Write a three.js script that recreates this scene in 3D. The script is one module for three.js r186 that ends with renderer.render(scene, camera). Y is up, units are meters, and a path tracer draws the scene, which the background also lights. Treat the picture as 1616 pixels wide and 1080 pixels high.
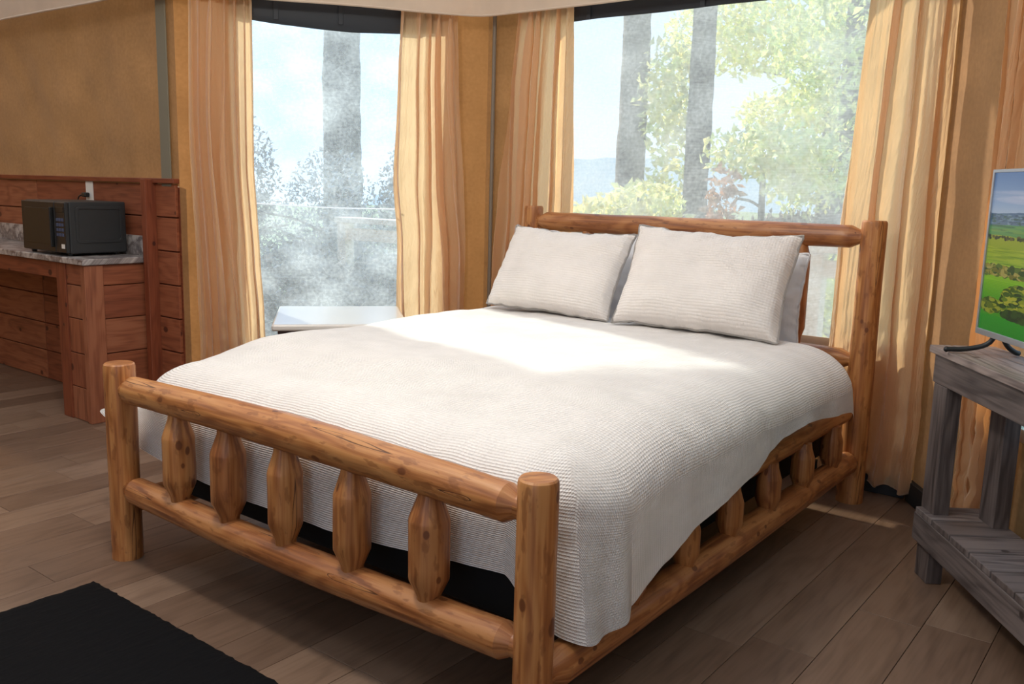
import * as THREE from 'three';
import { RoundedBoxGeometry } from 'three/addons/geometries/RoundedBoxGeometry.js';
import { ImprovedNoise } from 'three/addons/math/ImprovedNoise.js';
import { mergeGeometries, toCreasedNormals } from 'three/addons/utils/BufferGeometryUtils.js';

// ------------------------------------------------------------------ camera, sky, sun, exposure
const scene = new THREE.Scene();
const camera = new THREE.PerspectiveCamera(2 * Math.atan(540 / 1417.6) * 180 / Math.PI, 1616 / 1080, 0.05, 600);
camera.rotation.order = 'YXZ';
camera.position.set(2.707, 1.232, 1.468);
camera.rotation.set(-0.1686, 0.6546, 0.0262);
camera.updateMatrixWorld();

const renderer = new THREE.WebGLRenderer({ antialias: true });
renderer.toneMapping = THREE.LinearToneMapping;
renderer.toneMappingExposure = 1.03;
renderer.shadowMap.enabled = true;
renderer.shadowMap.type = THREE.PCFSoftShadowMap;

const SKY_LEVEL = 1.2;                 // brightness of the sky
const SUN_DIR = new THREE.Vector3(0.845, -0.47, 0.257).normalize();   // the way the sunlight travels
const SUN = 6.8;
const LAMP = 6.2;
{ // clear morning sky: pale near the horizon, blue overhead
  const W = 64, H = 128, d = new Float32Array(W * H * 4);
  for (let y = 0; y < H; y++) {
    const e = Math.max(0, Math.sin(((y + 0.5) / H - 0.5) * Math.PI)), k = Math.pow(e, 0.5);
    for (let x = 0; x < W; x++) {
      const o = (y * W + x) * 4;
      d[o] = (0.92 - 0.62 * k) * SKY_LEVEL; d[o + 1] = (1.0 - 0.40 * k) * SKY_LEVEL; d[o + 2] = (1.1 - 0.1 * k) * SKY_LEVEL; d[o + 3] = 1;
    }
  }
  const t = new THREE.DataTexture(d, W, H, THREE.RGBAFormat, THREE.FloatType);
  t.mapping = THREE.EquirectangularReflectionMapping; t.magFilter = THREE.LinearFilter; t.needsUpdate = true;
  scene.background = t; scene.environment = t;
}
const sun = new THREE.DirectionalLight(new THREE.Color().setRGB(1.0, 0.85, 0.63), SUN);
sun.name = 'sun';
sun.position.set(0.5, 0.7, -1).addScaledVector(SUN_DIR, -25);
sun.target.position.set(0.5, 0.7, -1);
sun.castShadow = true; sun.shadow.radius = 4;
Object.assign(sun.shadow.camera, { left: -9, right: 9, top: 9, bottom: -9, near: 1, far: 70 });
sun.shadow.mapSize.set(2048, 2048);
scene.add(sun, sun.target);

// ------------------------------------------------------------------ small helpers
const PN = new ImprovedNoise();
const noise = (x, y = 0, z = 0) => PN.noise(x + 31.7, y + 17.3, z + 5.1);
const fbm = (x, y = 0, z = 0, n = 4) => { let s = 0, a = 0.5, f = 1; for (let i = 0; i < n; i++) { s += a * noise(x * f, y * f, z * f + i * 7.7); a *= 0.5; f *= 2.03; } return s; };
const rngOf = (seed) => () => { seed = (seed + 0x6d2b79f5) | 0; let t = Math.imul(seed ^ (seed >>> 15), 1 | seed); t = (t + Math.imul(t ^ (t >>> 7), 61 | t)) ^ t; return ((t ^ (t >>> 14)) >>> 0) / 4294967296; };
const { lerp, clamp, smoothstep } = THREE.MathUtils;
const V = (x, y, z) => new THREE.Vector3(x, y, z);
const table = (pts, x) => { // piecewise linear
  if (x <= pts[0][0]) return pts[0][1];
  for (let i = 1; i < pts.length; i++) if (x <= pts[i][0]) { const [a, p] = pts[i - 1], [b, q] = pts[i]; let k = (x - a) / (b - a); k = k * k * (3 - 2 * k) * 0.5 + k * 0.5; return lerp(p, q, k); }
  return pts[pts.length - 1][1];
};
const taken = {};
const numbered = (n) => { if (!(n in taken)) { taken[n] = 0; return n; } return n + '_' + String(++taken[n]).padStart(3, '0'); };
function thing(name, label, category, [x, y, z] = [0, 0, 0], turn = 0, group) {
  const o = new THREE.Group(); o.name = numbered(name); o.position.set(x, y, z); o.rotation.y = turn;
  o.userData = { label, category }; if (group) o.userData.group = group;
  scene.add(o); return o;
}
function part(name, geo, mat, parent, pos, rot) {
  const m = new THREE.Mesh(geo, mat); m.name = name; m.castShadow = m.receiveShadow = true;
  if (pos) m.position.set(...pos); if (rot) m.rotation.set(...rot);
  parent.add(m); return m;
}
function struct(name, geo, mat, parent = scene, pos, turn = 0) {
  const m = new THREE.Mesh(geo, mat); m.name = parent === scene ? numbered(name) : name; m.castShadow = m.receiveShadow = true;
  if (pos) m.position.set(...pos); m.rotation.y = turn;
  if (parent === scene) m.userData.kind = 'structure';
  parent.add(m); return m;
}
function structGroup(name, pos = [0, 0, 0], turn = 0) { const o = new THREE.Group(); o.name = numbered(name); o.position.set(...pos); o.rotation.y = turn; o.userData.kind = 'structure'; scene.add(o); return o; }
function geo(pos, uv, idx) {
  const g = new THREE.BufferGeometry();
  g.setAttribute('position', new THREE.Float32BufferAttribute(pos, 3)); g.setAttribute('uv', new THREE.Float32BufferAttribute(uv, 2));
  g.setIndex(idx); g.computeVertexNormals(); return g;
}
function grid(nu, nv, f, flip = false) { // f(a, b) -> [x, y, z, u, v]
  const p = [], uv = [], ix = [];
  for (let j = 0; j <= nv; j++) for (let i = 0; i <= nu; i++) { const r = f(i / nu, j / nv); p.push(r[0], r[1], r[2]); uv.push(r[3], r[4]); }
  for (let j = 0; j < nv; j++) for (let i = 0; i < nu; i++) { const a = j * (nu + 1) + i, b = a + 1, c = a + nu + 1, d = c + 1; flip ? ix.push(a, c, b, b, c, d) : ix.push(a, b, c, b, d, c); }
  return geo(p, uv, ix);
}
const pick = (g) => { const n = g.index ? g.toNonIndexed() : g; const r = new THREE.BufferGeometry(); for (const k of ['position', 'normal', 'uv']) r.setAttribute(k, n.attributes[k]); return r; };
const merge = (list) => mergeGeometries(list.map(pick));
// a board with softened edges; uv in metres, grain (v) along its longest side
function board(w, h, d, r = 0.004, ou = 0, ov = 0) {
  const g = new RoundedBoxGeometry(w, h, d, 1, Math.min(r, w / 2.1, h / 2.1, d / 2.1));
  const p = g.attributes.position, n = g.attributes.normal, uv = [];
  const long = w >= h && w >= d ? 0 : h >= d ? 1 : 2;
  for (let i = 0; i < p.count; i++) {
    const c = [p.getX(i), p.getY(i), p.getZ(i)], a = [Math.abs(n.getX(i)), Math.abs(n.getY(i)), Math.abs(n.getZ(i))];
    const ax = a[0] > a[1] && a[0] > a[2] ? 0 : a[1] > a[2] ? 1 : 2, o = [0, 1, 2].filter((k) => k !== ax);
    const vk = o.includes(long) ? long : o[1], uk = o[0] === vk ? o[1] : o[0];
    uv.push(c[uk] + ou + ax * 0.13, c[vk] + ov);
  }
  g.setAttribute('uv', new THREE.Float32BufferAttribute(uv, 2)); return g;
}
const boardAt = (x0, x1, y0, y1, z0, z1, r, ou, ov) => board(x1 - x0, y1 - y0, z1 - z0, r, ou, ov).translate((x0 + x1) / 2, (y0 + y1) / 2, (z0 + z1) / 2);

// ------------------------------------------------------------------ textures
function tex(w, h, f, srgb, rx = 1, ry = 1) {
  const d = new Uint8Array(w * h * 4);
  for (let j = 0; j < h; j++) for (let i = 0; i < w; i++) { const c = f(i / w, j / h, i, j), o = (j * w + i) * 4; d[o] = clamp(c[0], 0, 255); d[o + 1] = clamp(c[1], 0, 255); d[o + 2] = clamp(c[2], 0, 255); d[o + 3] = 255; }
  const t = new THREE.DataTexture(d, w, h); t.wrapS = t.wrapT = THREE.RepeatWrapping; t.magFilter = THREE.LinearFilter; t.minFilter = THREE.LinearMipmapLinearFilter; t.generateMipmaps = true;
  if (srgb) t.colorSpace = THREE.SRGBColorSpace; t.repeat.set(rx, ry); t.needsUpdate = true; return t;
}
// tileable noise: noise on two circles would need 4D, so blend across the seam instead
const tile = (f) => (u, v) => { const k = smoothstep(u, 0.85, 1), l = smoothstep(v, 0.85, 1); return lerp(lerp(f(u, v), f(u - 1, v), k), lerp(f(u, v - 1), f(u - 1, v - 1), k), l); };
const mix3 = (a, b, k) => [lerp(a[0], b[0], k), lerp(a[1], b[1], k), lerp(a[2], b[2], k)];
// wood: su x sv metres; grain runs along v
function wood(seed, su, sv, w, h, tones, knots, o = {}) {
  const r = rngOf(seed), K = []; for (let i = 0; i < knots; i++) K.push([r() * su, r() * sv, lerp(0.006, o.knot ?? 0.013, r())]);
  const z = seed * 3.1, warp = tile((u, v) => fbm(u * su * 9, v * sv * 1.6, z, 3)), fine = tile((u, v) => fbm(u * su * 130, v * sv * 5, z + 4, 2)), broad = tile((u, v) => fbm(u * su * 14, v * sv * 2.2, z + 9, 3)), skin = o.skin ? tile((u, v) => fbm(u * su * 46, v * sv * 17, z + 2, 4)) : null, check = o.skin ? tile((u, v) => fbm(u * su * 24, v * sv * 1.1, z + 6, 2)) : null;
  return tex(w, h, (u, v) => {
    let x = u * su, y = v * sv, dark = 0, ring = 0;
    for (const [kx, ky, kr] of K) {
      let dx = x - kx, dy = y - ky; dx -= Math.round(dx / su) * su; dy -= Math.round(dy / sv) * sv;
      const q = Math.hypot(dx, dy * 0.75) / kr; if (q < 6) { x += Math.sign(dx || 1) * -kr * 0.8 * Math.exp(-q * q / 6); ring += Math.exp(-q * q / 5) * 0.5; } if (q < 1.25) dark = Math.max(dark, 1 - smoothstep(q, 0.75, 1.2));
    }
    const g = 0.5 + 0.5 * Math.sin((x * (o.rings ?? 75)) + warp(u, v) * 22);
    let k = 0.5 * Math.pow(g, 1.6) + 0.9 * fine(u, v) + 0.9 * broad(u, v) + 0.12 + ring * 0.35;
    let c = k < 0.5 ? mix3(tones[0], tones[1], clamp(k * 2, 0, 1)) : mix3(tones[1], tones[2], clamp(k * 2 - 1, 0, 1));
    if (skin) { c = mix3(c, [112, 62, 28], 0.38 * smoothstep(skin(u, v), 0.1, 0.28)); c = mix3(c, [70, 38, 18], 0.8 * (1 - smoothstep(Math.abs(check(u, v) - 0.31), 0.002, 0.012))); }
    return mix3(c, o.knotTone ?? [104, 56, 26], dark * 0.8);
  }, true, 1 / su, 1 / sv);
}
const pineTex = wood(3, 0.34, 1.0, 320, 1024, [[196, 138, 82], [174, 112, 60], [140, 82, 40]], 14, { rings: 60, skin: 1 });
const pineTex2 = wood(8, 0.34, 1.0, 320, 1024, [[184, 126, 75], [162, 101, 54], [128, 73, 36]], 10, { rings: 52, skin: 1 });
const cedarTex = wood(12, 0.6, 1.2, 384, 768, [[158, 98, 68], [143, 84, 56], [122, 70, 46]], 7, { rings: 46, knot: 0.016, knotTone: [70, 32, 18] });
const greyTex = wood(21, 0.5, 1.2, 384, 768, [[144, 135, 132], [118, 110, 108], [88, 80, 79]], 3, { rings: 90, knotTone: [60, 52, 48] });
const floorTex = wood(30, 0.72, 1.3, 512, 1024, [[152, 130, 113], [143, 121, 104], [129, 108, 93]], 0, { rings: 34 });
const weaveBump = tex(128, 128, (u, v) => { const a = 128 + 60 * Math.sin(u * 64 * Math.PI) * Math.cos(v * 64 * Math.PI) + 40 * fbm(u * 30, v * 30, 2, 2); return [a, a, a]; }, false, 12, 12);
const crinkleBump = (() => { const f = tile((u, v) => fbm(u * 16, v * 5, 3, 4) * 0.7 + Math.abs(fbm(u * 26, v * 7, 8, 3)) * 0.8); return tex(512, 512, (u, v) => { const a = 110 + 190 * f(u, v); return [a, a, a]; }, false, 1.6, 1.6); })();
const canvasTex = (() => { const f = tile((u, v) => fbm(u * 5, v * 5, 11, 5)), g = tile((u, v) => fbm(u * 90, v * 90, 4, 2)); return tex(512, 512, (u, v) => { const a = f(u, v) * 34 + g(u, v) * 22; return [206 + a, 180 + a * 0.95, 138 + a * 0.9]; }, true, 0.6, 0.6); })();
const waffleBump = tex(256, 256, (u, v) => { const n = fbm(u * 20, v * 20, 6, 2) * 0.3; const r = Math.abs(Math.sin(v * 12 * Math.PI + n)), s = Math.abs(Math.sin(u * 12 * Math.PI + n)); const a = 255 * (0.62 * Math.pow(r, 0.7) + 0.3 * Math.pow(s, 0.7)); return [a, a, a]; }, false, 1 / 0.13, 1 / 0.13);
const linenTex = (() => { const f = tile((u, v) => fbm(u * 8, v * 8, 2, 4)); return tex(256, 256, (u, v) => { const a = f(u, v) * 12; return [238 + a, 234 + a, 230 + a]; }, true, 1, 1); })();
const graniteTex = (() => { const f = tile((u, v) => fbm(u * 9, v * 9, 14, 5)), g = tile((u, v) => fbm(u * 34, v * 34, 5, 3)); return tex(512, 512, (u, v) => { let a = f(u, v) * 1.7 + g(u, v) * 1.1; const vein = Math.exp(-Math.abs(f(u, v) - 0.06) * 38); let c = mix3([186, 180, 176], [104, 96, 96], clamp(0.35 + a, 0, 1)); return mix3(c, [60, 50, 52], vein * 0.65); }, true, 1.4, 1.4); })();
// clear vinyl: milky, scratched and dusty, clearer in places
function vinylRough(seed, low, high, lines) {
  const f = tile((u, v) => fbm(u * 4, v * 5, seed, 5)), g = tile((u, v) => fbm(u * 60, v * 60, seed + 2, 2)), r = rngOf(seed), S = 512, d = new Float32Array(S * S);
  for (let k = 0; k < lines; k++) { let x = r() * S, y = r() * S, a = r() * 6.28, n = 6 + r() * 34, s = 0.04 + 0.16 * r() * r(); const bend = (r() - 0.5) * 0.05; for (let i = 0; i < n; i++) { const xi = ((x | 0) % S + S) % S, yi = ((y | 0) % S + S) % S; d[yi * S + xi] = Math.max(d[yi * S + xi], s); x += Math.cos(a); y += Math.sin(a); a += bend; } }
  return tex(S, S, (u, v, i, j) => { const wv = Math.abs(Math.sin(i * 1.2)) * 0.03 + Math.abs(Math.sin(j * 0.9)) * 0.1; const a = 255 * clamp(lerp(low, high, clamp(0.5 + f(u, v) * 1.3, 0, 1)) + g(u, v) * 0.16 + d[j * S + i] * 0.6 + wv, 0.03, 0.95); return [a, a, a]; }, false, 1, 1);
}
const vinylA = vinylRough(41, 0.32, 0.58, 1600), vinylB = vinylRough(57, 0.46, 0.66, 300);

// ------------------------------------------------------------------ materials
const mat = (o) => { const m = new THREE.MeshPhysicalMaterial({ roughness: 0.7, side: THREE.DoubleSide, ...o }); if (o.rgb) m.color.setRGB(...o.rgb); return m; };
delete THREE.MeshPhysicalMaterial.prototype.rgb;
const M = {};
function mk(name, o) { const { rgb, ...rest } = o; const m = new THREE.MeshPhysicalMaterial({ roughness: 0.7, side: THREE.DoubleSide, ...rest }); if (rgb) m.color.setRGB(...rgb); m.name = name; M[name] = m; return m; }
mk('pine', { map: pineTex, bumpMap: pineTex, bumpScale: 0.0022, roughness: 0.5, clearcoat: 0.3, clearcoatRoughness: 0.3 });
mk('pineB', { map: pineTex2, bumpMap: pineTex2, bumpScale: 0.0022, roughness: 0.5, clearcoat: 0.3, clearcoatRoughness: 0.3 });
mk('pineEnd', { map: pineTex, color: 0xf2e0c8, roughness: 0.5 });
for (const [i, c] of [0xffffff, 0xe6d4cc, 0xf4e6da].entries()) mk('cedar' + i, { map: cedarTex, bumpMap: cedarTex, bumpScale: 0.001, color: c, roughness: 0.62 });
mk('cedarTrim', { map: cedarTex, bumpMap: cedarTex, bumpScale: 0.001, color: 0xd8b8a4, roughness: 0.6 });
for (const [i, c] of [0xe0dcdc, 0xbfb8b6, 0xd0cac8].entries()) mk('grey' + i, { map: greyTex, bumpMap: greyTex, bumpScale: 0.0016, color: c, roughness: 0.55 });
for (const [i, c] of [0xe6e0dc, 0xd6cec8, 0xc8beb8, 0xded6d0, 0xc0b6b0].entries()) mk('floor' + i, { map: floorTex, bumpMap: floorTex, bumpScale: 0.0004, color: c, roughness: 0.4 });
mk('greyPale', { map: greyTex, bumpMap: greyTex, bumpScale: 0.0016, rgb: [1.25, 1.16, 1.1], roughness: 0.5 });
mk('subfloor', { rgb: [0.03, 0.025, 0.02], roughness: 0.9 });
mk('canvas', { map: canvasTex, bumpMap: weaveBump, bumpScale: 0.0006, color: 0xc4a484, roughness: 0.95, transmission: 0.25, thickness: 0 });
mk('canvasRoof', { map: linenTex, color: 0xffffff, roughness: 0.98, transmission: 0.5, thickness: 0 });
mk('liner', { map: linenTex, color: 0xf4e4d2, bumpMap: weaveBump, bumpScale: 0.0006, roughness: 0.95, transmission: 0.35, thickness: 0 });
mk('curtain', { bumpMap: crinkleBump, bumpScale: 0.006, rgb: [0.84, 0.59, 0.34], roughness: 0.97, transmission: 0.62, thickness: 0, sheen: 0.2, sheenColor: new THREE.Color(0.5, 0.4, 0.3) });
mk('webbing', { rgb: [0.2, 0.18, 0.13], roughness: 0.85 });
mk('flap', { rgb: [0.02, 0.026, 0.036], roughness: 0.6, sheen: 0.3, sheenColor: new THREE.Color(0.1, 0.13, 0.18) });
mk('vinylA', { rgb: [0.68, 0.84, 1.0], roughness: 1, roughnessMap: vinylA, transmission: 1, thickness: 0, specularIntensity: 0.6 });
mk('vinylB', { rgb: [0.93, 0.97, 1.0], roughness: 1, roughnessMap: vinylB, transmission: 1, thickness: 0, specularIntensity: 0.6 });
mk('duvet', { map: linenTex, bumpMap: waffleBump, bumpScale: 0.0035, roughness: 0.9, sheen: 0.3, sheenColor: new THREE.Color(0.6, 0.6, 0.6) });
mk('sham', { map: linenTex, bumpMap: waffleBump, bumpScale: 0.003, color: 0xfffcfa, roughness: 0.92 });
mk('sheet', { rgb: [0.8, 0.8, 0.82], bumpMap: crinkleBump, bumpScale: 0.003, roughness: 0.85 });
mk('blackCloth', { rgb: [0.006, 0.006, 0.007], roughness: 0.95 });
mk('rug', { rgb: [0.005, 0.005, 0.006], roughness: 1, specularIntensity: 0.3, bumpMap: crinkleBump, bumpScale: 0.004 });
mk('granite', { map: graniteTex, roughness: 0.3 });
mk('blackPlastic', { rgb: [0.012, 0.013, 0.014], roughness: 0.42 });
mk('blackMatt', { rgb: [0.02, 0.022, 0.024], roughness: 0.55 });
mk('darkGlass', { rgb: [0.01, 0.013, 0.013], roughness: 0.4 });
mk('buttonBlue', { rgb: [0.05, 0.08, 0.16], roughness: 0.4 });
mk('white', { rgb: [0.8, 0.78, 0.74], roughness: 0.4 });
mk('standTop', { rgb: [0.72, 0.67, 0.62], roughness: 0.28, clearcoat: 0.9, clearcoatRoughness: 0.22 });
mk('standBody', { rgb: [0.055, 0.02, 0.016], roughness: 0.45 });
mk('brass', { rgb: [0.5, 0.36, 0.16], metalness: 1, roughness: 0.35 });
mk('silver', { rgb: [0.45, 0.47, 0.5], metalness: 0.8, roughness: 0.35 });
mk('bark', { bumpMap: greyTex, bumpScale: 0.02, map: greyTex, rgb: [0.6, 0.56, 0.53], roughness: 0.95 });
mk('barkPale', { bumpMap: greyTex, bumpScale: 0.02, map: greyTex, rgb: [0.75, 0.68, 0.6], roughness: 0.95 });
mk('leafYellow', { rgb: [0.9, 0.9, 0.46], roughness: 0.9, transmission: 0.5, thickness: 0 });
mk('leafGreen', { rgb: [0.74, 0.8, 0.36], roughness: 0.9, transmission: 0.5, thickness: 0 });
mk('leafDark', { rgb: [0.24, 0.25, 0.26], roughness: 0.9, transmission: 0.3, thickness: 0 });
mk('leafPale', { rgb: [0.42, 0.43, 0.44], roughness: 0.9, transmission: 0.4, thickness: 0 });
mk('leafBrown', { rgb: [0.3, 0.25, 0.24], roughness: 0.9, transmission: 0.2, thickness: 0 });
mk('leafRust', { rgb: [0.5, 0.26, 0.14], roughness: 0.9, transmission: 0.4, thickness: 0 });
mk('deckWood', { bumpMap: pineTex2, bumpScale: 0.001, rgb: [0.95, 0.79, 0.58], roughness: 0.75 });
mk('grassGround', { rgb: [0.3, 0.34, 0.16], roughness: 1 });
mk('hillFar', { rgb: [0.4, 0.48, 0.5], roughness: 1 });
mk('weld', { rgb: [0.95, 0.97, 1], roughness: 0.9, transmission: 0.7, thickness: 0 });
mk('pole', { rgb: [0.2, 0.16, 0.12], roughness: 0.6 });

// ------------------------------------------------------------------ the plan of the tent: a bay of three walls (A, B, C) between two straight ones (K, D)
const DEG = Math.PI / 180, TURN = 55 * DEG;
const AK = [-1.4, -1.12], AB = [-0.49, -2.42], BC = [1.85, -2.42], CD = [2.76, -1.12];
const LEN = Math.hypot(AB[0] - AK[0], AB[1] - AK[1]), LENB = BC[0] - AB[0];
const XL = -4.3, XR = 5.2, ZB = 3.7, WH = 2.42;
const frameA = { pos: [AK[0], 0, AK[1]], turn: TURN }, frameB = { pos: [AB[0], 0, AB[1]], turn: 0 }, frameC = { pos: [BC[0], 0, BC[1]], turn: -TURN };
const inFrame = (f, x, y, z) => V(x, y, z).applyAxisAngle(V(0, 1, 0), f.turn).add(V(...f.pos));

// canvas panel in a wall's own axes (x along, z into the room), with soft wrinkles
function sheet(x0, x1, y0, y1, seed, amp = 0.012) {
  const nu = Math.max(2, Math.round((x1 - x0) / 0.06)), nv = Math.max(2, Math.round((y1 - y0) / 0.06));
  return grid(nu, nv, (a, b) => { const x = lerp(x0, x1, a), y = lerp(y0, y1, b), e = Math.min(1, 8 * Math.min(a, 1 - a)) * Math.min(1, 8 * Math.min(b, 1 - b)); const z = e * amp * (fbm(x * 1.6 + y * 1.1, y * 0.9 - x * 0.6, seed, 3) * 1.6 + 0.7 * fbm((x + y) * 5, (y - x) * 1.2, seed + 3, 3)); return [x, y, z, x, y]; });
}
const wallWithWindow = (len, wx0, wx1, wy0, wy1, seed) => merge([sheet(0, wx0, 0, WH, seed), sheet(wx1, len, 0, WH, seed + 1), sheet(wx0, wx1, 0, wy0, seed + 2), sheet(wx0, wx1, wy1, WH, seed + 3)]);

// ------------------------------------------------------------------ floor: vinyl planks along the bed
{
  const fl = structGroup('floor');
  const base = new THREE.BoxGeometry(XR - XL + 0.3, 0.1, ZB + 2.42 + 0.3); base.translate((XL + XR) / 2, -0.057, (ZB - 2.42) / 2);
  struct('subfloor', base, M.subfloor, fl);
  const r = rngOf(77), w = 0.18, L = 1.22, th = 0.008, variants = [0, 1, 2, 3, 4, 5, 6].map((k) => board(w - 0.0015, th, L - 0.0015, 0.0012, k * 0.19, k * 0.37));
  const rest = []; let n = 0;
  for (let i = 0, x = XL; x < XR; x += w, i++) {
    const shift = r() * L;
    for (let z = -2.45 - shift; z < ZB; z += L) {
      const cx = x + w / 2, cz = z + L / 2;
      const bay = cz < -1.75 && (cx < -1.2 || cx > 2.5); if (bay) continue;
      const seen = cx > -3.6 && cx < 2.9 && cz < 1.5, g = variants[(r() * 7) | 0], tone = (r() * 5) | 0;
      if (seen) { part('plank', g, M['floor' + tone], fl, [cx, -th / 2, cz]); n++; } else rest.push(pick(g.clone().translate(cx, -th / 2, cz)));
    }
  }
  const m = part('planks_beyond', mergeGeometries(rest), M.floor1, fl); m.userData.kind = 'stuff';
}

// ------------------------------------------------------------------ walls
const winA = [LEN - 1.32, LEN - 0.26, 0.38, 2.14], winB = [0.26, 2.28, 0.62, 2.14], winC = [0.72, 1.3, 0.5, 2.05];
const wallA = struct('wall_bay_left', wallWithWindow(LEN, ...winA, 5), M.canvas, scene, frameA.pos, frameA.turn);
const wallB = struct('wall_bay_back', wallWithWindow(LENB, ...winB, 15), M.canvas, scene, frameB.pos, frameB.turn);
const wallC = struct('wall_bay_right', wallWithWindow(LEN, ...winC, 25), M.canvas, scene, frameC.pos, frameC.turn);
const wallK = structGroup('wall_kitchen', [XL, 0, AK[1]]);
{
  const x1 = AK[0] - XL;
  struct('canvas_panel', sheet(0, x1, 1.2, WH, 33, 0.02), M.canvas, wallK);
  const lo = struct('backing_board', boardAt(0, x1, 0, 1.2, -0.03, 0, 0.002), M.cedarTrim, wallK);
  // horizontal cedar boards, their joints at the heights in the picture
  const ys = [0.0, 0.18, 0.352, 0.528, 0.7, 0.873, 1.045, 1.215], xs = [[-2.9 - XL - 1.4, 0.0]];
  let k = 0;
  for (let i = 0; i < ys.length - 1; i++) {
    for (const [a, b] of [[0.02, 1.42], [1.425, 2.66], [2.707, x1 - 0.015]]) part('plank', boardAt(a, b, ys[i] + 0.003, ys[i + 1] - 0.003, 0, 0.018, 0.003, k * 0.17, k * 0.31), M['cedar' + (k++ % 3)], wallK);
  }
  part('cap_rail', boardAt(0, x1, 1.215, 1.24, 0, 0.035, 0.004), M.cedarTrim, wallK);
  part('corner_post', boardAt(2.662, 2.706, 0, 1.235, 0, 0.075, 0.004), M.cedarTrim, wallK);
}
struct('wall_right', merge([sheet(0, XR - CD[0], 0, WH, 43)]), M.canvas, scene, [CD[0], 0, CD[1]]);
struct('wall_end_left', sheet(0, ZB - AK[1], 0, WH, 53), M.canvas, scene, [XL, 0, ZB], 90 * DEG);
struct('wall_end_right', sheet(0, ZB - AK[1], 0, WH, 63), M.canvas, scene, [XR, 0, AK[1]], -90 * DEG);
// the front of the tent behind the camera: canvas on both sides of the tied-back entrance
{
  const w = XR - XL, d0 = 1.7, d1 = 3.7;
  struct('wall_front', merge([sheet(0, d0, 0, WH, 73), sheet(d1, w, 0, WH, 74), sheet(d0, d1, 2.2, WH, 75)]), M.canvas, scene, [XR, 0, ZB], Math.PI);
}
// gable ends and roof
{
  const rz = 1.29, ry = 3.5, P = V(0.68, 0, 0.25); P.y = WH + (ry - WH) * (P.z - AK[1]) / (rz - AK[1]);
  const Y = WH, tri = [];
  const t3 = (a, b, c) => tri.push(a, b, c), A = (q) => V(q[0], Y, q[1]);
  const r0 = V(XL, ry, rz), r1 = V(XR, ry, rz), k0 = V(XL, Y, AK[1]), k1 = V(XR, Y, CD[1]);
  t3(A(AK), A(AB), P); t3(A(AB), A(BC), P); t3(A(BC), A(CD), P);
  t3(k0, A(AK), r0); t3(A(AK), P, r0); t3(P, r1, r0); t3(P, A(CD), r1); t3(A(CD), k1, r1);
  const b0 = V(XL, Y, ZB), b1 = V(XR, Y, ZB); t3(r0, r1, b1); t3(r0, b1, b0); t3(k0, r0, b0); t3(k1, b1, r1);
  const pos = [], uv = []; for (const v of tri) { pos.push(v.x, v.y, v.z); uv.push(v.x, v.z); }
  const g = geo(pos, uv, tri.map((_, i) => i)); struct('ceiling', g, M.canvasRoof);
}
// the edge of the roof lining that hangs down in front of the walls
{
  const pts = [[XL, AK[1]], AK, AB, BC, CD, [XR, CD[1]]].map((q) => V(q[0], 0, q[1]));
  const path = []; const cen = V(0.68, 0, 0.6);
  for (let i = 0; i < pts.length - 1; i++) { const n = Math.ceil(pts[i].distanceTo(pts[i + 1]) / 0.05); for (let k = 0; k < n; k++) path.push(pts[i].clone().lerp(pts[i + 1], k / n)); }
  path.push(pts[pts.length - 1]);
  const sm = path.map((p, i) => { const q = V(0, 0, 0); let c = 0; for (let k = -3; k <= 3; k++) { const s = path[clamp(i + k, 0, path.length - 1)]; q.add(s); c++; } return q.multiplyScalar(1 / c); });
  const cum = [0]; for (let i = 1; i < sm.length; i++) cum.push(cum[i - 1] + sm[i].distanceTo(sm[i - 1]));
  const N = sm.length - 1;
  const g = grid(N, 6, (a, b) => {
    const i = Math.round(a * N), p = sm[i], d = sm[Math.min(N, i + 1)].clone().sub(sm[Math.max(0, i - 1)]).normalize(), n = V(-d.z, 0, d.x);
    const off = 0.15 + 0.05 * b + 0.02 * fbm(cum[i] * 1.4, 0, 3, 2), y = lerp(2.108, WH, b) + (1 - b) * 0.018 * fbm(cum[i] * 1.1, 2, 9, 2);
    return [p.x + n.x * off, y, p.z + n.z * off, cum[i], y];
  });
  struct('trim_1', g, M.liner);
  const hem = new THREE.TubeGeometry(new THREE.CatmullRomCurve3(sm.filter((_, i) => i % 3 === 0).map((p, k) => { const i = k * 3, d = sm[Math.min(N, i + 1)].clone().sub(sm[Math.max(0, i - 1)]).normalize(); const off = 0.15 + 0.02 * fbm(cum[i] * 1.4, 0, 3, 2); return V(p.x - d.z * off, 2.108 + 0.018 * fbm(cum[i] * 1.1, 2, 9, 2), p.z + d.x * off); })), 220, 0.006, 6);
  struct('trim_2', hem, M.liner);
}
// tent poles and seam webbing where the walls meet
const pole = (x, z, r, m) => struct('trim_3', new THREE.CylinderGeometry(r, r, WH, 10).translate(x, WH / 2, z), m);
pole(-0.42, -2.385, 0.011, M.pole);
{
  const g = boardAt(-0.0, 0.085, 1.2, WH, 0.012, 0.02, 0.003).translate(-1.53, 0, AK[1]); struct('trim_4', g, M.webbing);
  const s = inFrame(frameC, 0.43, 0, 0.012); struct('trim_5', boardAt(-0.006, 0.006, 0.0, WH, 0, 0.006, 0.002), M.pole, scene, s.toArray(), frameC.turn);
}
struct('baseboard_back', merge([boardAt(0.1, LENB - 0.02, 0, 0.09, 0.015, 0.04, 0.004)]), M.blackMatt, scene, frameB.pos, 0);
struct('baseboard_right', boardAt(0.03, LEN, 0, 0.09, 0.015, 0.04, 0.004), M.blackMatt, scene, frameC.pos, frameC.turn);

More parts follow.
